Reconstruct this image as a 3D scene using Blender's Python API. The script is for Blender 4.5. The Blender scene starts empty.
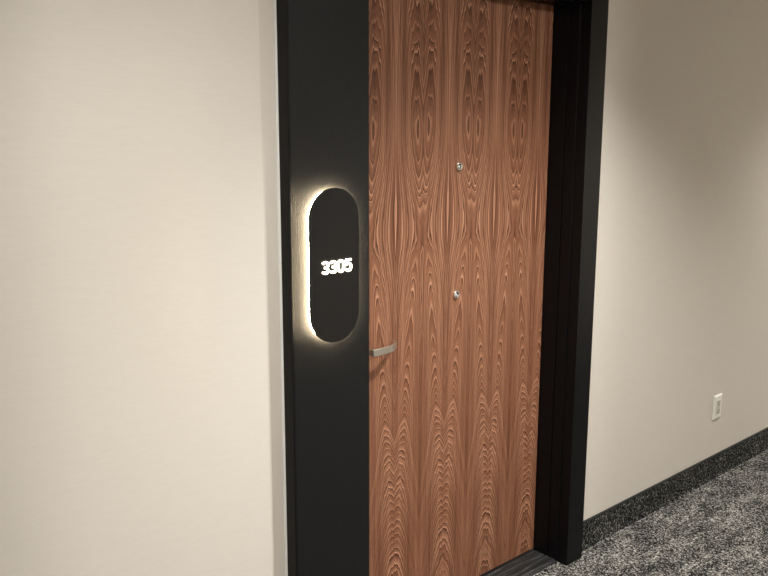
import bpy, bmesh, math, random
from mathutils import Vector, Matrix
scene = bpy.context.scene
col = scene.collection
random.seed(4)

# ------------------------------------------------------------------ camera
CAM_H = 1.596
FRONT = 1.700      # face of the black door surround
WALL = 1.746       # face of the corridor wall
DOOR = 1.857       # face of the door leaf
OPL, OPR = 1.449, 2.431     # clear opening
BOXL, BOXR = 1.187, 2.528   # outer edges of the surround
HEAD = 2.055       # underside of the head
CEIL = 2.70
Y0 = -0.30         # face of the opposite corridor wall
cd = bpy.data.cameras.new('camera'); cam = bpy.data.objects.new('camera', cd); col.objects.link(cam)
R = Matrix(((0.74945374, 0.11685829, -0.6516619), (-0.66205214, 0.1359427, -0.73702548), (0.00246114, 0.98380065, 0.17924905)))
cam.matrix_world = Matrix.Translation((0, 0, CAM_H)) @ R.to_4x4()
cd.sensor_width = 36.0; cd.lens = 36.0*823/768; cd.clip_start = 0.02
scene.camera = cam

# ------------------------------------------------------------------ world, exposure
w = bpy.data.worlds.new('world'); scene.world = w; w.use_nodes = True
w.node_tree.nodes['Background'].inputs[0].default_value = (1.0, 0.93, 0.84, 1)
w.node_tree.nodes['Background'].inputs[1].default_value = 0.05
vs = scene.view_settings
vs.view_transform = 'Standard'; vs.look = 'None'; vs.exposure = 0.0; vs.gamma = 1.0
vs.use_curve_mapping = False
# recessed downlights: x, y, watts, lamp radius, cone in degrees, cone blend; the last is added in an invented side hall for the falloff on the door wall
DOWNLIGHTS = [(0.76, 0.74, 95, .045, 120, .9), (2.05, 0.74, 280, .050, 112, .9), (4.60, 0.74, 84, .055, 112, .8), (7.0, 0.74, 600, .055, 132, .9), (1.25, -1.50, 215, .13, 178, .1)]
LAMP_COL = (1.0, 0.98, 0.925)

# ------------------------------------------------------------------ node helpers
class V:
    def __init__(s, nt, sock): s.nt = nt; s.s = sock
    def _m(s, op, b=None, c=None):
        n = s.nt.nodes.new('ShaderNodeMath'); n.operation = op
        for i, x in enumerate((s, b, c)):
            if x is None: continue
            if isinstance(x, V): s.nt.links.new(x.s, n.inputs[i])
            else: n.inputs[i].default_value = x
        return V(s.nt, n.outputs[0])
    def __add__(s, o): return s._m('ADD', o)
    def __sub__(s, o): return s._m('SUBTRACT', o)
    def __mul__(s, o): return s._m('MULTIPLY', o)
    def __truediv__(s, o): return s._m('DIVIDE', o)
    __radd__ = __add__; __rmul__ = __mul__
    def sqrt(s): return s._m('SQRT')
    def floor(s): return s._m('FLOOR')
    def frac(s): return s._m('FRACT')
    def pingpong(s, o): return s._m('PINGPONG', o)
def new_mat(name, color=(.5, .5, .5), rough=.5, metal=0., spec=.5):
    m = bpy.data.materials.new(name); m.use_nodes = True
    b = m.node_tree.nodes['Principled BSDF']
    b.inputs['Base Color'].default_value = (*color, 1); b.inputs['Roughness'].default_value = rough
    b.inputs['Metallic'].default_value = metal; b.inputs['Specular IOR Level'].default_value = spec
    return m, m.node_tree, b
def xyz(nt):
    t = nt.nodes.new('ShaderNodeTexCoord'); s = nt.nodes.new('ShaderNodeSeparateXYZ')
    nt.links.new(t.outputs['Object'], s.inputs[0]); return [V(nt, s.outputs[i]) for i in range(3)]
def comb(nt, x, y, z):
    n = nt.nodes.new('ShaderNodeCombineXYZ')
    for i, q in enumerate((x, y, z)):
        if isinstance(q, V): nt.links.new(q.s, n.inputs[i])
        else: n.inputs[i].default_value = q
    return n.outputs[0]
def noise(nt, vec, scale=1., detail=2., rough=.5):
    n = nt.nodes.new('ShaderNodeTexNoise'); n.inputs['Scale'].default_value = scale
    n.inputs['Detail'].default_value = detail; n.inputs['Roughness'].default_value = rough
    nt.links.new(vec, n.inputs['Vector']); return V(nt, n.outputs[0])
def white(nt, vec):
    n = nt.nodes.new('ShaderNodeTexWhiteNoise'); n.noise_dimensions = '3D'
    nt.links.new(vec, n.inputs['Vector']); return V(nt, n.outputs[0])
def ramp(nt, fac, stops, interp='LINEAR'):
    n = nt.nodes.new('ShaderNodeValToRGB'); cr = n.color_ramp; cr.interpolation = interp
    while len(cr.elements) < len(stops): cr.elements.new(0.5)
    for e, (p, c) in zip(cr.elements, stops):
        e.position = p; e.color = (*c, 1) if len(c) == 3 else c
    nt.links.new(fac.s, n.inputs[0]); return n.outputs[0]
def curve(nt, fac, pts, lo, hi, xlo, xhi):
    """piecewise curve through (x, y) pts"""
    n = nt.nodes.new('ShaderNodeFloatCurve'); cu = n.mapping.curves[0]
    pts = sorted(pts)
    q = [((x-xlo)/(xhi-xlo), (y-lo)/(hi-lo)) for x, y in pts]
    cu.points[0].location = q[0]; cu.points[1].location = q[-1]
    for p in q[1:-1]: cu.points.new(*p)
    n.mapping.update()
    f = (fac - xlo) * (1/(xhi-xlo))
    nt.links.new(f.s, n.inputs['Value'])
    return V(nt, n.outputs[0]) * (hi-lo) + lo
def mix(nt, fac, a, b, mode='MIX'):
    n = nt.nodes.new('ShaderNodeMix'); n.data_type = 'RGBA'; n.blend_type = mode
    for i, x in ((0, fac), (6, a), (7, b)):
        if isinstance(x, V): nt.links.new(x.s, n.inputs[i])
        elif isinstance(x, (int, float)): n.inputs[i].default_value = x
        elif isinstance(x, tuple): n.inputs[i].default_value = (*x, 1)
        else: nt.links.new(x, n.inputs[i])
    return n.outputs[2]
def bump(nt, b, h, strength, dist=.002):
    n = nt.nodes.new('ShaderNodeBump'); n.inputs['Strength'].default_value = strength
    n.inputs['Distance'].default_value = dist
    nt.links.new(h.s, n.inputs['Height']); nt.links.new(n.outputs[0], b.inputs['Normal'])

# ------------------------------------------------------------------ materials
def mat_walnut():
    m, nt, b = new_mat('walnut_veneer', rough=.42, spec=.35)
    x, y, z0 = xyz(nt)
    K = 1.0625
    LEAF = 0.1134
    xs = (x + (DX0 - 1.5755)) * (1/LEAF) + 10.0
    t = xs.pingpong(1.0)                    # 0 at even seams, 1 at odd seams: book-matched leaves
    leaf = xs.floor()
    pair = ((xs + 1.0) * .5).floor()
    # each pair of leaves was sliced a little deeper than the last
    zsh = (white(nt, comb(nt, pair, 3.3, 1.0)) - .5) * .018
    zsh2 = (white(nt, comb(nt, leaf, 7.7, 1.0)) - .5) * .012
    z = z0 * (1/K) + zsh + zsh2
    P = curve(nt, z, [(0, 4), (.12, 8), (.22, 11.5), (.33, 16.5), (.47, 22.5), (.60, 28.5), (.72, 34), (.80, 36.3), (.95, 39), (1.05, 40.4), (1.16, 42),
                      (1.22, 42.4), (1.29, 41.6), (1.36, 39.8), (1.45, 37.6), (1.53, 36.8), (1.58, 37.3), (1.64, 38.4), (1.70, 39.3), (1.757, 40.5),
                      (1.80, 41.5), (1.855, 42.7), (1.92, 44), (2.0, 46)], 0, 50, 0, 2.0)
    c = curve(nt, z, [(0, 1.0), (.15, .99), (.30, .93), (.47, .82), (.60, .71), (.72, .61), (.85, .50), (.95, .42), (1.05, .33), (1.16, .20), (1.22, .08),
                      (1.30, .07), (1.40, .15), (1.53, .21), (1.6, .24), (1.8, .30), (2.0, .33)], 0, 1, 0, 2.0)
    e = curve(nt, z, [(0, .24), (.3, .24), (.5, .24), (.72, .24), (.9, .20), (1.1, .16), (1.22, .10), (1.4, .13), (1.6, .18), (2.0, .20)], 0, 1, 0, 2.0)
    dt = t - c
    a = curve(nt, z, [(0, 12.5), (.15, 12.5), (.33, 12.5), (.47, 12.5), (.60, 12), (.72, 11.5), (.85, 10), (.95, 9), (1.05, 8.5), (1.16, 8), (1.22, 7.8),
                      (1.29, 8.8), (1.36, 10.4), (1.45, 12.4), (1.53, 13.2), (1.64, 12), (1.757, 11), (1.855, 10), (2.0, 9)], 0, 50, 0, 2.0)
    pw = curve(nt, z, [(0, 1.1), (.6, 1.1), (.9, 1.05), (1.1, 1.0), (1.4, 1.0), (1.55, 1.2), (1.7, 1.3), (2.0, 1.3)], 0, 2, 0, 2.0)
    md = c._m('MAXIMUM', (c * -1.0 + 1.0))
    side = (((dt*dt + e*e).sqrt() - e) / ((md*md + e*e).sqrt() - e))._m('POWER', pw) * a
    # growth irregularities, drawn in leaf coordinates so they mirror across seams
    n1 = (noise(nt, comb(nt, t*2.2, z*2.6, 1.3), 1, 2) - .5) * 1.6
    n2 = (noise(nt, comb(nt, t*7.5, z*17.0, 5.1), 1, 2, .55) - .5)
    ja = curve(nt, z, [(0, 3.4), (.12, 3.0), (.25, 1.4), (.38, 1.2), (.48, 2.2), (.58, 1.0), (.8, .7), (1.1, .9), (1.35, .7), (1.6, .5), (1.72, .6), (1.80, 2.0), (2.0, 2.4)], 0, 4, 0, 2.0)
    # wiggles die away in the straight-grain zones
    near = V(nt, ramp(nt, dt*dt, [(0, (1, 1, 1)), (.16, (.30, .30, .30)), (.5, (.12, .12, .12))]))
    n2 = n2 * ja * near * .6
    n3 = (noise(nt, comb(nt, t*9, z*1.6, 9.0), 1, 1) - .5) * .7
    n4 = (noise(nt, comb(nt, t*3.0, z*60, leaf), 1, 1) - .5) * .10
    F = P + side + n1 + n2 + n3 + n4 * near + 3.0
    F = F + (noise(nt, comb(nt, F*.55, 0, 3.), 1, 1) - .5) * 1.7
    fr = F.frac(); ring = F.floor()
    rv = white(nt, comb(nt, ring, 2.0, 4.0))
    rv2 = white(nt, comb(nt, ring, 9.0, 1.0))
    prof = V(nt, ramp(nt, fr, [(0, (.80, .80, .80)), (.09, (.92, .92, .92)), (.20, (.60, .60, .60)), (.55, (.50, .50, .50)), (.80, (.36, .36, .36)), (.90, (.04, .04, .04)), (.955, (.10, .10, .10)), (1, (.80, .80, .80))]))
    amp = rv * rv * 1.1 + .45
    low = curve(nt, z, [(0, 1), (.62, 1), (.85, .5), (1.02, 0), (2.0, 0)], 0, 1, 0, 2.0)
    edge = V(nt, ramp(nt, dt*dt, [(.10, (1, 1, 1)), (.30, (.35, .35, .35)), (.55, (.12, .12, .12))]))
    amp = amp * ((edge - 1.0) * low + 1.0)
    val = (prof - .5) * amp + .5 + (rv2 - .5) * .16
    # finer intermediate grain lines, strongest where the grain runs straight
    F2 = F * 2.7 + rv * .3
    fine = V(nt, ramp(nt, F2.frac(), [(0, (.62, .62, .62)), (.3, (.5, .5, .5)), (.8, (.34, .34, .34)), (1, (.62, .62, .62))]))
    val = val + (fine - .5) * .36 * ((edge - 1.0) * low + 1.0)
    # straight-grain streaks between the cathedrals
    far = near * -1.0 + 1.12
    st = noise(nt, comb(nt, t*40, z*.8, 6.2), 1, 3, .7)
    val = val + (st - .5) * far * .95
    # fibres and pores
    fib = noise(nt, comb(nt, t*34, z*5, leaf*.3), 1, 3, .65)
    fib2 = noise(nt, comb(nt, xs*120, z*60, 1.), 1, 2, .6)
    broad = noise(nt, comb(nt, t*1.6, z*1.4, 4.4), 1, 2)
    streak = noise(nt, comb(nt, t*6, z*.9, 2.2), 1, 2)
    val = val + (fib - .5) * .30 + (fib2 - .5) * .22 + (broad - .5) * .28 + (streak - .5) * .30
    val = (val - .5) * 1.42 + .475
    colr = ramp(nt, val, [(0.0, (.060, .022, .011)), (.25, (.125, .049, .025)), (.48, (.205, .092, .049)), (.72, (.325, .162, .093)), (1.0, (.500, .285, .178))])
    tint = noise(nt, comb(nt, xs*.5, z*1.1, 8.), 1, 1)
    colr = mix(nt, tint, colr, mix(nt, 1.0, colr, (1.04, .90, .92), 'MULTIPLY'))
    nt.links.new(colr, b.inputs['Base Color'])
    bump(nt, b, val, .06, .0006)
    r = val * -.15 + .52
    nt.links.new(r.s, b.inputs['Roughness'])
    return m
def mat_wall(name, colr, weave):
    m, nt, b = new_mat(name, colr, .62, 0, .3)
    x, y, z = xyz(nt)
    if weave:
        a = noise(nt, comb(nt, x*60, y*60, z*330), 1, 2, .6); c = noise(nt, comb(nt, x*380, y*380, z*90), 1, 1)
        h = a*.7 + c*.3
        bump(nt, b, h, .16, .0010)
        f = noise(nt, comb(nt, x*25, y*25, z*240), 1, 2)
    else:
        h = noise(nt, comb(nt, x*260, y*260, z*260), 1, 3); bump(nt, b, h, .12, .0006)
        f = h
    c2 = tuple(v*.97 for v in colr)
    nt.links.new(ramp(nt, f, [(.3, c2), (.7, colr)]), b.inputs['Base Color'])
    return m
def mat_carpet(name, stops, gain, weave=1.0):
    m, nt, b = new_mat(name, rough=.95, spec=.1)
    x, y, z = xyz(nt)
    vec = comb(nt, x, y, z)
    vo = nt.nodes.new('ShaderNodeTexVoronoi'); vo.inputs['Scale'].default_value = 210; nt.links.new(vec, vo.inputs['Vector'])
    sp = nt.nodes.new('ShaderNodeSeparateColor'); nt.links.new(vo.outputs['Color'], sp.inputs[0])
    r = V(nt, sp.outputs[0])
    d = V(nt, vo.outputs['Distance'])
    n1 = noise(nt, vec, 95, 2, .6)
    n2 = noise(nt, comb(nt, x*9, y*22, z*9), 1, 3, .6)
    n3 = noise(nt, comb(nt, x*3.5, y*7, z*3.5), 1, 2)
    v = r*.58 + (n1 - .5)*.8*gain + (n2 - .5)*.55*weave + (n3 - .5)*.35*weave + .185
    nt.links.new(ramp(nt, v, stops), b.inputs['Base Color'])
    h = d * -1.2 + r * .6
    bump(nt, b, h, .9, .004)
    return m
def mat_black(name, colr, rough, grain=0., spec=.5, dirx=True):
    m, nt, b = new_mat(name, colr, rough, 0, spec)
    x, y, z = xyz(nt)
    if grain:
        g = noise(nt, comb(nt, x*420, y*420, z*9), 1, 3, .7)
        g2 = noise(nt, comb(nt, x*900, y*900, z*300), 1, 2, .7)
        bump(nt, b, g*.6 + g2*.5, grain, .0012)
        r = g * .25 + (rough - .1)
        nt.links.new(r.s, b.inputs['Roughness'])
    else:
        g = noise(nt, comb(nt, x*60, y*60, z*60), 1, 3); bump(nt, b, g, .03, .0005)
    return m
def mat_metal(name, colr, rough):
    m, nt, b = new_mat(name, colr, rough, 1.0)
    x, y, z = xyz(nt)
    g = noise(nt, comb(nt, x*300, y*300, z*2500), 1, 2); bump(nt, b, g, .05, .0003)
    return m
def mat_emit(name, colr, s):
    m, nt, b = new_mat(name, (.8, .8, .8), .4)
    b.inputs['Emission Color'].default_value = (*colr, 1); b.inputs['Emission Strength'].default_value = s
    return m
def mat_stone():
    m, nt, b = new_mat('threshold_rubber', rough=.42)
    x, y, z = xyz(nt)
    wob = noise(nt, comb(nt, x*5, y*8, 0), 1, 2) * .012
    s = (y + wob) * 34.0
    f = s.frac()
    n = noise(nt, comb(nt, x*9, y*160, 0), 1, 3, .6)
    n2 = noise(nt, comb(nt, x*120, y*160, 0), 1, 2)
    v = n*.9 + (f-.5)*.22 + (n2-.5)*.3
    nt.links.new(ramp(nt, v, [(.25, (.012, .012, .012)), (.50, (.018, .018, .019)), (.64, (.06, .06, .06)), (.80, (.26, .26, .25))]), b.inputs['Base Color'])
    bump(nt, b, v, .5, .002)
    return m

DX0, DX1 = OPL + .004, OPR + .012
M = {}
M['wood'] = mat_walnut()
M['wall'] = mat_wall('woven_wallcovering', (.69, .642, .578), True)
M['strip'] = mat_wall('shadow_tinted_wall', (.63, .575, .51), False)  # wall colour darkened to paint in the surround's cast shadow
M['ceiling'] = mat_wall('ceiling_paint', (.72, .70, .66), False)
M['caulk'] = new_mat('white_caulk', (.88, .87, .83), .5)[0]
M['carpet'] = mat_carpet('speckled_grey_carpet', [(0.18, (.006, .006, .006)), (.38, (.035, .034, .032)), (.56, (.150, .145, .137)), (.74, (.42, .40, .375)), (1, (.80, .77, .72))], 1.0)
M['base'] = mat_carpet('carpet_base', [(0.25, (.004, .004, .004)), (.50, (.022, .022, .021)), (.68, (.12, .12, .114)), (1, (.60, .58, .54))], 1.0, .3)
M['binding'] = new_mat('carpet_binding', (.012, .012, .012), .8)[0]
M['panel'] = mat_black('black_grained_laminate', (.0095, .0095, .0098), .46, 1.0, .16)
M['frame'] = mat_black('black_painted_metal', (.0045, .0045, .0052), .34, 0, .15)
M['plate'] = mat_black('charcoal_sign_face', (.013, .012, .0115), .5, 0, .15)
M['steel'] = mat_metal('satin_nickel', (.80, .76, .68), .36)
M['chrome'] = mat_metal('polished_chrome', (.86, .84, .80), .12)
M['dark'] = new_mat('dark_void', (.006, .006, .006), .4)[0]
M['glass'] = new_mat('viewer_lens', (.75, .76, .75), .06, 0, .9)[0]
M['halo'] = mat_emit('warm_led_acrylic', (1.0, .80, .52), 100.0)
M['digits'] = mat_emit('lit_number_acrylic', (1.0, .88, .66), 7.0)
M['white'] = new_mat('white_plastic', (.90, .88, .82), .30)[0]
M['white2'] = new_mat('ivory_plastic', (.62, .59, .52), .28)[0]
M['lamp'] = mat_emit('downlight_lens', (1.0, .88, .74), 6.0)
M['stone'] = mat_stone()

# ------------------------------------------------------------------ mesh helpers
def link(name, bm, mat, parent=None, origin=None, smooth=False):
    """bm in world coordinates; origin becomes the object's location"""
    bmesh.ops.recalc_face_normals(bm, faces=bm.faces)
    o3 = Vector(origin) if origin else Vector((0, 0, 0))
    bmesh.ops.translate(bm, verts=bm.verts, vec=-o3)
    me = bpy.data.meshes.new(name); bm.to_mesh(me); bm.free()
    if smooth:
        for p in me.polygons: p.use_smooth = True
    o = bpy.data.objects.new(name, me); col.objects.link(o); me.materials.append(M[mat] if isinstance(mat, str) else mat)
    if parent:
        o.parent = parent
        o.location = o3 - world_loc(parent)
    else: o.location = o3
    return o
def world_loc(o):
    v = Vector((0, 0, 0))
    while o: v += o.location; o = o.parent
    return v
def smooth_angle(o, deg=35):
    me = o.data
    for p in me.polygons: p.use_smooth = True
    bm = bmesh.new(); bm.from_mesh(me)
    for e in bm.edges:
        if len(e.link_faces) == 2 and e.calc_face_angle(0) > math.radians(deg): e.smooth = False
    bm.to_mesh(me); bm.free()
def box(bm, x0, x1, y0, y1, z0, z1, bev=0., seg=2):
    vs_ = [bm.verts.new((x, y, z)) for x in (x0, x1) for y in (y0, y1) for z in (z0, z1)]
    idx = [(0, 1, 3, 2), (4, 6, 7, 5), (0, 4, 5, 1), (2, 3, 7, 6), (0, 2, 6, 4), (1, 5, 7, 3)]
    fs = [bm.faces.new([vs_[i] for i in f]) for f in idx]
    if bev:
        es = {e for f in fs for e in f.edges}
        bmesh.ops.bevel(bm, geom=list(es), offset=bev, segments=seg, affect='EDGES', profile=.5)
def prism_y(bm, pts, y0, y1, bev=0., seg=2):
    """pts are (x, z), extruded from y0 to y1 (y0 = front)"""
    a = [bm.verts.new((x, y0, z)) for x, z in pts]; b = [bm.verts.new((x, y1, z)) for x, z in pts]
    f0 = bm.faces.new(a); bm.faces.new(b[::-1])
    n = len(pts)
    for i in range(n): bm.faces.new((a[i], a[(i+1) % n], b[(i+1) % n], b[i]))
    if bev: bmesh.ops.bevel(bm, geom=list(f0.edges), offset=bev, segments=seg, affect='EDGES', profile=.5)
def prism_z(bm, pts, z0, z1):
    """pts are (x, y), extruded upward"""
    a = [bm.verts.new((x, y, z0)) for x, y in pts]; b = [bm.verts.new((x, y, z1)) for x, y in pts]
    bm.faces.new(a[::-1]); bm.faces.new(b); n = len(pts)
    for i in range(n): bm.faces.new((a[i], a[(i+1) % n], b[(i+1) % n], b[i]))
def lathe_y(bm, cx, cz, prof, n=40):
    """prof: (radius, y) pairs, axis along y"""
    rings = []
    for r, y in prof:
        if r < 1e-6: rings.append([bm.verts.new((cx, y, cz))])
        else: rings.append([bm.verts.new((cx + r*math.cos(2*math.pi*k/n), y, cz + r*math.sin(2*math.pi*k/n))) for k in range(n)])
    for A, B in zip(rings, rings[1:]):
        for k in range(n):
            k2 = (k+1) % n
            if len(A) == 1 and len(B) == 1: continue
            if len(A) == 1: bm.faces.new((A[0], B[k], B[k2]))
            elif len(B) == 1: bm.faces.new((A[k], A[k2], B[0]))
            else: bm.faces.new((A[k], A[k2], B[k2], B[k]))
def lathe_z(bm, cx, cy, prof, n=48):
    rings = [[bm.verts.new((cx + r*math.cos(2*math.pi*k/n), cy + r*math.sin(2*math.pi*k/n), z)) for k in range(n)] for r, z in prof]
    for A, B in zip(rings, rings[1:] + rings[:1]):
        for k in range(n):
            k2 = (k+1) % n; bm.faces.new((A[k], A[k2], B[k2], B[k]))
def stadium(cx, cz, hw, hh, n=24):
    pts = []
    for k in range(n+1):
        a = math.pi*k/n; pts.append((cx + hw*math.cos(a), cz + (hh-hw) + hw*math.sin(a)))
    for k in range(n+1):
        a = math.pi + math.pi*k/n; pts.append((cx + hw*math.cos(a), cz - (hh-hw) + hw*math.sin(a)))
    return pts
def structure(o, label): o['kind'] = 'structure'; o['label'] = label; return o
def empty(name, loc, label, cat, group=None):
    o = bpy.data.objects.new(name, None); col.objects.link(o); o.location = loc; o.empty_display_size = .05
    o['label'] = label; o['category'] = cat
    if group: o['group'] = group
    return o

# ------------------------------------------------------------------ the corridor
XL, XR = -3.0, 8.0
HY = -2.9                        # far wall of the added side hall
HX0, HX1, HZ = 0.95, 1.740, 2.46   # invented opening in the opposite wall, sized to shape the added lamp's light
bm = bmesh.new(); box(bm, XL-.1, XR+.1, HY-.1, 1.76, -.1, 0.0)
structure(link('floor', bm, 'carpet'), 'dark grey speckled carpet floor of the corridor')
bm = bmesh.new(); box(bm, XL-.1, XR+.1, HY-.1, 2.1, CEIL, CEIL+.1)
structure(link('ceiling', bm, 'ceiling'), 'off-white painted corridor ceiling')
bm = bmesh.new(); box(bm, XL, 1.139, WALL-.0012, WALL+.20, 0, CEIL)
structure(link('wall_left', bm, 'wall'), 'cream woven wallcovering left of the black door surround')
bm = bmesh.new(); box(bm, 1.139, BOXL+.004, WALL, WALL+.20, 0, CEIL)  # stretch of wall that carries the painted shadow of the surround
structure(link('wall_shadow_strip', bm, 'strip'), 'wall strip beside the black surround, its cast shadow painted as darker beige')
bm = bmesh.new(); box(bm, BOXR-.004, XR, WALL, WALL+.20, 0, CEIL)
structure(link('wall_right', bm, 'wall'), 'beige corridor wall running away right of the door')
bm = bmesh.new(); box(bm, BOXL+.004, BOXR-.004, WALL, WALL+.20, HEAD+.27, CEIL)
structure(link('wall_back', bm, 'wall'), 'cream wall above the door')
bm = bmesh.new()
prism_y(bm, [(XL, 0), (HX0, 0), (HX0, HZ), (HX1, HZ), (HX1, 0), (XR, 0), (XR, CEIL), (XL, CEIL)], Y0-.12, Y0)
structure(link('wall_front', bm, 'wall'), 'cream corridor wall opposite the door with an added, unseen doorway that shapes the light of an added side hall')
bm = bmesh.new(); box(bm, HX0-1.0, HX1+1.0, HY-.1, HY, 0, CEIL)  # side hall is added, unseen, to house the extra lamp
structure(link('wall_added_hall_end', bm, 'wall'), 'cream end wall of the added, unseen side hall')
for nm, x0 in (('wall_added_hall_left', HX0-1.0), ('wall_added_hall_right', HX1+.9)):
    bm = bmesh.new(); box(bm, x0, x0+.1, HY, Y0-.12, 0, CEIL)
    structure(link(nm, bm, 'wall'), 'cream side wall of the added, unseen side hall')
for nm, x0 in (('wall_near_end', XL-.1), ('wall_far_end', XR)):
    bm = bmesh.new(); box(bm, x0, x0+.1, Y0, 2.0, 0, CEIL)
    structure(link(nm, bm, 'wall'), 'cream wall closing the corridor')
# white caulk bead along the outer left edge of the surround
bm = bmesh.new(); prism_z(bm, [(BOXL-.0055, WALL), (BOXL-.0045, WALL-.003), (BOXL, WALL-.0065), (BOXL, WALL)], .114, HEAD+.27)
structure(link('trim_2', bm, 'caulk'), 'white caulk line between the shadow-toned wall strip and the black side panel')
# carpet base along the wall: cove strip with a dark bound top edge
def baseboard(nm, x0, x1, label, face=WALL, s=-1):
    H = .113
    bm = bmesh.new()
    prof = [(0, 0), (.018, 0), (.014, .004), (.0105, .012), (.009, .025), (.009, H-.006), (0, H-.006)]
    a = [bm.verts.new((x0, face + s*d, z)) for d, z in prof]; b = [bm.verts.new((x1, face + s*d, z)) for d, z in prof]
    bm.faces.new(a); bm.faces.new(b[::-1])
    for i in range(len(prof)): j = (i+1) % len(prof); bm.faces.new((a[i], a[j], b[j], b[i]))
    o = structure(link(nm, bm, 'base'), label)
    bm = bmesh.new(); ya, yb = sorted((face, face + s*.0105)); box(bm, x0, x1, ya, yb, H-.006, H+.001, .0015)
    link('bound_edge', bm, 'binding', o)
    return o
baseboard('baseboard_right', BOXR, XR, 'dark speckled carpet base along the right wall')
baseboard('baseboard_left', XL, BOXL, 'dark speckled carpet base along the left wall', WALL-.0012)
baseboard('baseboard_front', HX1, XR, 'dark carpet base along the opposite wall', Y0, 1)

# ------------------------------------------------------------------ black door surround (L: wide panel, R: casing, top: head)
bm = bmesh.new(); box(bm, BOXL+.006, OPL, FRONT, WALL+.2, 0, HEAD+.27, .0012)
o = structure(link('trim_3', bm, 'panel'), 'wide black laminate side panel of the door surround')
bm = bmesh.new(); box(bm, BOXL, BOXL+.0059, FRONT-.0003, WALL+.1, 0, HEAD+.27, .0008)
link('edge_band', bm, 'frame', o)
PR = [  # right-hand jamb in plan, stepping inward towards the door
    (BOXR, FRONT), (BOXR, WALL+.2), (OPR+.02, WALL+.2), (OPR+.02, DOOR+.045), (OPR+.014, DOOR+.045), (OPR+.014, DOOR-.001),
    (OPR-.004, DOOR-.001), (OPR-.004, 1.7905), (OPR+.003, 1.7905), (OPR+.003, 1.7865), (OPR-.003, 1.7865), (OPR-.003, 1.7440), (OPR+.002, 1.7440), (OPR+.002, 1.7400), (OPR, 1.7400), (OPR, FRONT)]
bm = bmesh.new(); prism_z(bm, PR, 0, HEAD+.27)
o = structure(link('trim_4', bm, 'frame'), 'stepped black metal jamb and casing right of the door')
md = o.modifiers.new('bevel', 'BEVEL'); md.width = .0014; md.segments = 3; md.limit_method = 'ANGLE'
# head: same profile laid over the opening
def head_prof(d): return HEAD + d
HP = [(HEAD+.27, FRONT+.0005), (HEAD+.27, WALL+.199), (HEAD+.02, WALL+.199), (HEAD+.02, DOOR+.045), (HEAD+.014, DOOR+.045), (HEAD+.014, DOOR-.001),
      (HEAD-.004, DOOR-.001), (HEAD-.004, 1.7905), (HEAD+.003, 1.7905), (HEAD+.003, 1.7865), (HEAD-.003, 1.7865), (HEAD-.003, 1.744), (HEAD+.002, 1.744), (HEAD+.002, 1.74), (HEAD, 1.74), (HEAD, FRONT+.0005)]
bm = bmesh.new()
a = [bm.verts.new((OPL, y, z)) for z, y in HP]; b = [bm.verts.new((OPR+.0005, y, z)) for z, y in HP]
bm.faces.new(a); bm.faces.new(b[::-1])
for i in range(len(HP)): j = (i+1) % len(HP); bm.faces.new((a[i], a[j], b[j], b[i]))
o = structure(link('trim_5', bm, 'frame'), 'black head of the door surround')
# threshold
bm = bmesh.new()
TP = [(1.742, 0), (1.742, .002), (1.752, .0065), (1.905, .0065), (1.905, 0)]
tp = [(1.742, -.002), (1.742, .002), (1.750, .0060)]
y = 1.754
while y < 1.85:                       # shallow ribs running along the doorway
    tp += [(y, .0062), (y+.003, .0085), (y+.016, .0085), (y+.019, .0062)]; y += .024
tp += [(1.905, .0062), (1.905, -.002)]
a = [bm.verts.new((OPL-.0, yy, zz)) for yy, zz in tp]; b = [bm.verts.new((OPR-.0045, yy, zz)) for yy, zz in tp]
bm.faces.new(a); bm.faces.new(b[::-1])
for i in range(len(tp)): j = (i+1) % len(tp); bm.faces.new((a[i], a[j], b[j], b[i]))
structure(link('trim_6', bm, 'stone'), 'black ribbed threshold under the door')

# ------------------------------------------------------------------ the door
DZ0 = .011
bm = bmesh.new(); box(bm, DX0, DX1, DOOR, DOOR+.044, DZ0, HEAD+.010, .0012)
door = structure(link('door_1', bm, 'wood', None, (DX0, DOOR, 0)), 'walnut veneer door with book-matched grain, two viewers and a lever handle')
# lever handle: rose and neck beside the latch edge, flat bar that bends back to the door
hx, hz = 1.522, .968
handle = bpy.data.objects.new('door_handle', None); col.objects.link(handle); handle.parent = door
handle.location = Vector((hx, DOOR, hz)) - world_loc(door); handle['label'] = 'satin nickel lever handle'
bm = bmesh.new(); lathe_y(bm, hx-.004, hz, [(0, DOOR), (.027, DOOR), (.027, DOOR-.006), (.0255, DOOR-.0078), (0, DOOR-.0078)], 48)
o = link('rose', bm, 'steel', handle, (hx, DOOR, hz)); smooth_angle(o)
bm = bmesh.new()
HB = .0106      # half height of the bar
path = [(1.548, 1.792), (1.5485, 1.786)]
outer = [(1.524, 1.8495), (1.5335, 1.812), (1.537, 1.796), (1.5405, 1.790), (1.546, 1.7885)]
# bar in plan: front face then a curved return to the door
fx0, fy = 1.5415, 1.7895
front = [(fx0, fy), (1.560, fy+.0002), (1.580, fy+.0010), (1.600, fy+.0028)]
arc = [(1.612, fy+.0050), (1.624, fy+.0085), (1.636, fy+.0135), (1.648, fy+.0205), (1.658, fy+.0280), (1.667, fy+.0365), (1.671, fy+.0450), (1.673, fy+.0550)]
outerp = [(fx0-.0, DOOR-.0085), (fx0-.0, fy+.006), (fx0+.001, fy+.0025), (fx0+.003, fy+.0006)] + front[1:] + arc
th = .0055
def inset(pts, d):
    res = []
    for i, p in enumerate(pts):
        a = Vector(pts[max(i-1, 0)]); b = Vector(pts[min(i+1, len(pts)-1)])
        t = (b-a).normalized(); nrm = Vector((-t.y, t.x)); res.append((p[0]+nrm.x*d, p[1]+nrm.y*d))
    return res
inn = inset(outerp, th)
n = len(outerp)
vo = [[bm.verts.new((p[0], p[1], hz+s*HB)) for p in outerp] for s in (-1, 1)]
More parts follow.
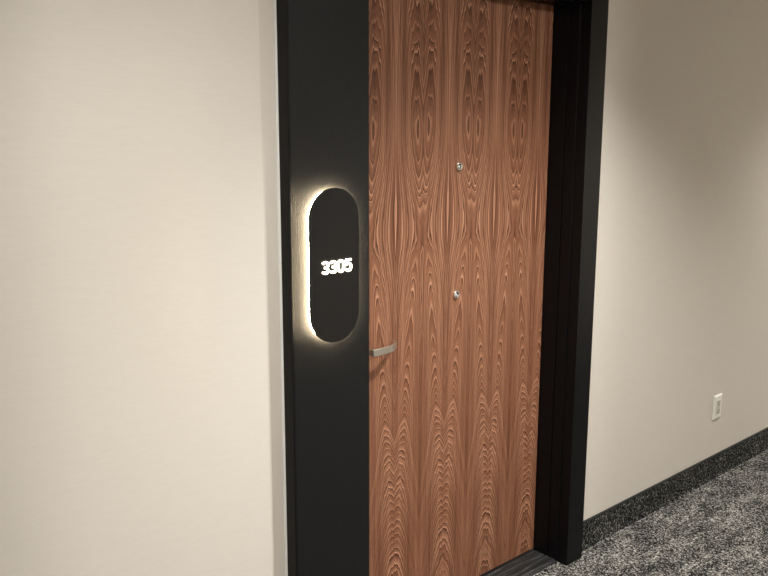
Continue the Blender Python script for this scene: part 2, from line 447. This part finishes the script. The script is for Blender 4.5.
vi = [[bm.verts.new((p[0], p[1], hz+s*HB)) for p in inn] for s in (-1, 1)]
for i in range(n-1):
    bm.faces.new((vo[0][i], vo[0][i+1], vo[1][i+1], vo[1][i])); bm.faces.new((vi[0][i], vi[1][i], vi[1][i+1], vi[0][i+1]))
    bm.faces.new((vo[1][i], vo[1][i+1], vi[1][i+1], vi[1][i])); bm.faces.new((vo[0][i], vi[0][i], vi[0][i+1], vo[0][i+1]))
for i in (0, n-1): bm.faces.new((vo[0][i], vo[1][i], vi[1][i], vi[0][i]))
o = link('lever', bm, 'steel', handle, (hx, DOOR, hz))
smooth_angle(o, 30)
md = o.modifiers.new('bevel', 'BEVEL'); md.width = .0014; md.segments = 3; md.limit_method = 'ANGLE'; md.angle_limit = .8

# two door viewers
def viewer(x, z):
    e = bpy.data.objects.new('door_viewer', None); col.objects.link(e); e.parent = door
    e.location = Vector((x, DOOR, z)) - world_loc(door); e['label'] = 'chrome door viewer'
    bm = bmesh.new()
    lathe_y(bm, x, z, [(.0140, DOOR), (.0140, DOOR-.0050), (.0132, DOOR-.0066), (.0112, DOOR-.0076), (.0090, DOOR-.0072), (.0074, DOOR-.0050), (.0070, DOOR-.0024), (.0070, DOOR)], 40)
    o = link('bezel', bm, 'chrome', e, (x, DOOR, z)); smooth_angle(o, 50)
    bm = bmesh.new(); lathe_y(bm, x, z, [(.0068, DOOR-.0005), (.0068, DOOR-.0028), (.0040, DOOR-.0028), (.0040, DOOR-.0005)], 32)
    link('barrel', bm, 'dark', e, (x, DOOR, z))
    bm = bmesh.new(); lathe_y(bm, x, z, [(.0040, DOOR-.0010), (.0038, DOOR-.0034), (.0020, DOOR-.0050), (0, DOOR-.0055)], 24)
    link('lens', bm, 'glass', e, (x, DOOR, z), True)
viewer(1.9625, 1.506)
viewer(1.9595, 1.085)

# ------------------------------------------------------------------ backlit room number sign
SX, SZ, HW, HH = 1.3161, 1.2652, .0813, .2047
SF, SB = 1.682, 1.687       # front and back of the plate
sign = empty('room_sign', (SX, FRONT, SZ), 'black pill-shaped room sign glowing from behind on the black panel, numbered 3305', 'sign')
bm = bmesh.new(); prism_y(bm, stadium(SX, SZ, HW, HH), SF, SB, .0008)
o = link('sign_plate', bm, 'plate', sign, (SX, FRONT, SZ)); smooth_angle(o)
bm = bmesh.new(); prism_y(bm, stadium(SX, SZ, HW-.0045, HH-.0045), SB, FRONT)
o = link('light_box', bm, 'halo', sign, (SX, FRONT, SZ)); o['label'] = 'glowing warm white light box behind the plate'
# digits drawn as thick strokes, standing proud of the plate
def stroke_mesh(bm, pts, w, y0, y1, closed=False):
    n = len(pts); L, Rr = [], []
    for i in range(n):
        if closed: a, b = Vector(pts[i-1]), Vector(pts[(i+1) % n])
        else: a, b = Vector(pts[max(i-1, 0)]), Vector(pts[min(i+1, n-1)])
        t = (b-a).normalized(); nn = Vector((-t.y, t.x))
        L.append((pts[i][0]+nn.x*w/2, pts[i][1]+nn.y*w/2)); Rr.append((pts[i][0]-nn.x*w/2, pts[i][1]-nn.y*w/2))
    F = [[bm.verts.new((p[0], y, p[1])) for p in q] for q in (L, Rr) for y in (y0, y1)]
    m = n if closed else n-1
    for i in range(m):
        j = (i+1) % n
        bm.faces.new((F[0][i], F[0][j], F[2][j], F[2][i])); bm.faces.new((F[1][i], F[3][i], F[3][j], F[1][j]))
        bm.faces.new((F[0][i], F[1][i], F[1][j], F[0][j])); bm.faces.new((F[2][i], F[2][j], F[3][j], F[3][i]))
    if not closed:
        for i in (0, n-1): bm.faces.new((F[0][i], F[2][i], F[3][i], F[1][i]))
def arcpts(cx, cz, rx, rz, a0, a1, n=14):
    return [(cx+rx*math.cos(math.radians(a0+(a1-a0)*k/n)), cz+rz*math.sin(math.radians(a0+(a1-a0)*k/n))) for k in range(n+1)]
DH, DW, SW = .0345, .0235, .0056
def digit(ch, cx, cz):
    bm = bmesh.new(); h = DH/2 - SW/2; wv = DW/2 - SW/2; y0, y1 = SF-.0040, SF
    if ch == '0':
        p = arcpts(cx, cz+h-wv, wv, wv, 0, 180) + arcpts(cx, cz-h+wv, wv, wv, 180, 360)
        stroke_mesh(bm, p, SW, y0, y1, True)
    if ch == '3':
        r = h/2
        p = arcpts(cx-.0005, cz+r, wv, r, 155, -90, 18)
        p2 = arcpts(cx-.0005, cz-r, wv, r, 90, -155, 18)
        stroke_mesh(bm, p[:-1] + [(cx-.003, cz)], SW, y0, y1); stroke_mesh(bm, [(cx-.003, cz)] + p2[1:], SW, y0, y1)
    if ch == '5':
        r = .0098
        p = arcpts(cx-.0008, cz-h+r, wv+.0005, r, 140, -150, 20)
        stroke_mesh(bm, p, SW, y0, y1)
        stroke_mesh(bm, [(cx-wv+.0008, cz-h+r+.004), (cx-wv+.0022, cz+h)], SW*.9, y0, y1)
        stroke_mesh(bm, [(cx-wv, cz+h), (cx+wv, cz+h)], SW, y0, y1)
    o = link('digit', bm, 'digits', sign, (cx, SF, cz)); o['label'] = 'glowing white numeral ' + ch
TX0, TX1, TZ = 1.271, 1.371, 1.2643
for k, ch in enumerate('3305'):
    cx = TX0 + DW/2 + (TX1-TX0-DW)*k/3
    digit(ch, cx, TZ)

# ------------------------------------------------------------------ wall outlet
ox, oz = 3.640, .354
out = empty('wall_outlet', (ox, WALL, oz), 'white rectangular power outlet low on the wall right of the door', 'outlet')
bm = bmesh.new()
W2, H2 = .0365, .058
# plate with bevelled rim and a rectangular window for the receptacle
def rect(hw, hh, y): return [bm.verts.new((ox+sx*hw, y, oz+sz*hh)) for sx, sz in ((-1, -1), (1, -1), (1, 1), (-1, 1))]
loops = [rect(W2, H2, WALL), rect(W2, H2, WALL-.004), rect(W2-.0045, H2-.0045, WALL-.0075), rect(.0172, .0338, WALL-.0075), rect(.0172, .0338, WALL-.001)]
for A, B in zip(loops, loops[1:]):
    for k in range(4): bm.faces.new((A[k], A[(k+1) % 4], B[(k+1) % 4], B[k]))
link('cover_plate', bm, 'white', out, (ox, WALL, oz))
bm = bmesh.new(); box(bm, ox-.0165, ox+.0165, WALL-.0098, WALL-.001, oz-.0332, oz+.0332, .001)
rec = link('receptacle', bm, 'white2', out, (ox, WALL, oz))
for s in (-1, 1):
    zc = oz + s*.0190
    for dx, hh in ((-.0062, .0044), (.0062, .0036)):
        bm = bmesh.new(); box(bm, ox+dx-.0014, ox+dx+.0014, WALL-.0100, WALL-.0092, zc+.003-hh, zc+.003+hh)
        link('slot', bm, 'dark', rec, (ox, WALL, oz))
    bm = bmesh.new(); lathe_y(bm, ox, zc-.0078, [(0, WALL-.0100), (.0034, WALL-.0100), (.0034, WALL-.0092), (0, WALL-.0092)], 16)
    link('ground_hole', bm, 'dark', rec, (ox, WALL, oz))
for s in (-1, 1):
    bm = bmesh.new(); lathe_y(bm, ox, oz+s*.0485, [(0, WALL-.0084), (.0026, WALL-.0083), (.0032, WALL-.0074), (0, WALL-.0074)], 16)
    link('screw', bm, 'white2', out, (ox, WALL, oz))

# ------------------------------------------------------------------ recessed ceiling downlights
for k, (lx, ly, pw, lr, cone, blend) in enumerate(DOWNLIGHTS):
    place = ['left of the door sign', 'in front of the walnut door', 'beyond the wall outlet', 'at the far right end', 'added in an invented side hall opposite the door'][k]
    e = empty('ceiling_light', (lx, ly, CEIL), 'round white recessed ceiling downlight ' + place, 'ceiling light', 'recessed corridor downlights')
    bm = bmesh.new(); lathe_z(bm, lx, ly, [(.062, CEIL), (.080, CEIL), (.079, CEIL-.004), (.064, CEIL-.006), (.060, CEIL-.003)])
    link('trim_ring', bm, 'white', e, (lx, ly, CEIL), True)
    bm = bmesh.new(); bmesh.ops.create_circle(bm, cap_ends=True, radius=.061, segments=40, matrix=Matrix.Translation((lx, ly, CEIL-.001)))
    link('lens', bm, 'lamp', e, (lx, ly, CEIL))
    ld = bpy.data.lights.new('downlight_lamp', 'SPOT'); ld.energy = pw; ld.color = LAMP_COL
    ld.spot_size = math.radians(cone); ld.spot_blend = blend; ld.shadow_soft_size = lr
    lo = bpy.data.objects.new('downlight_lamp', ld); col.objects.link(lo); lo.parent = e; lo.location = (0, 0, -.07)
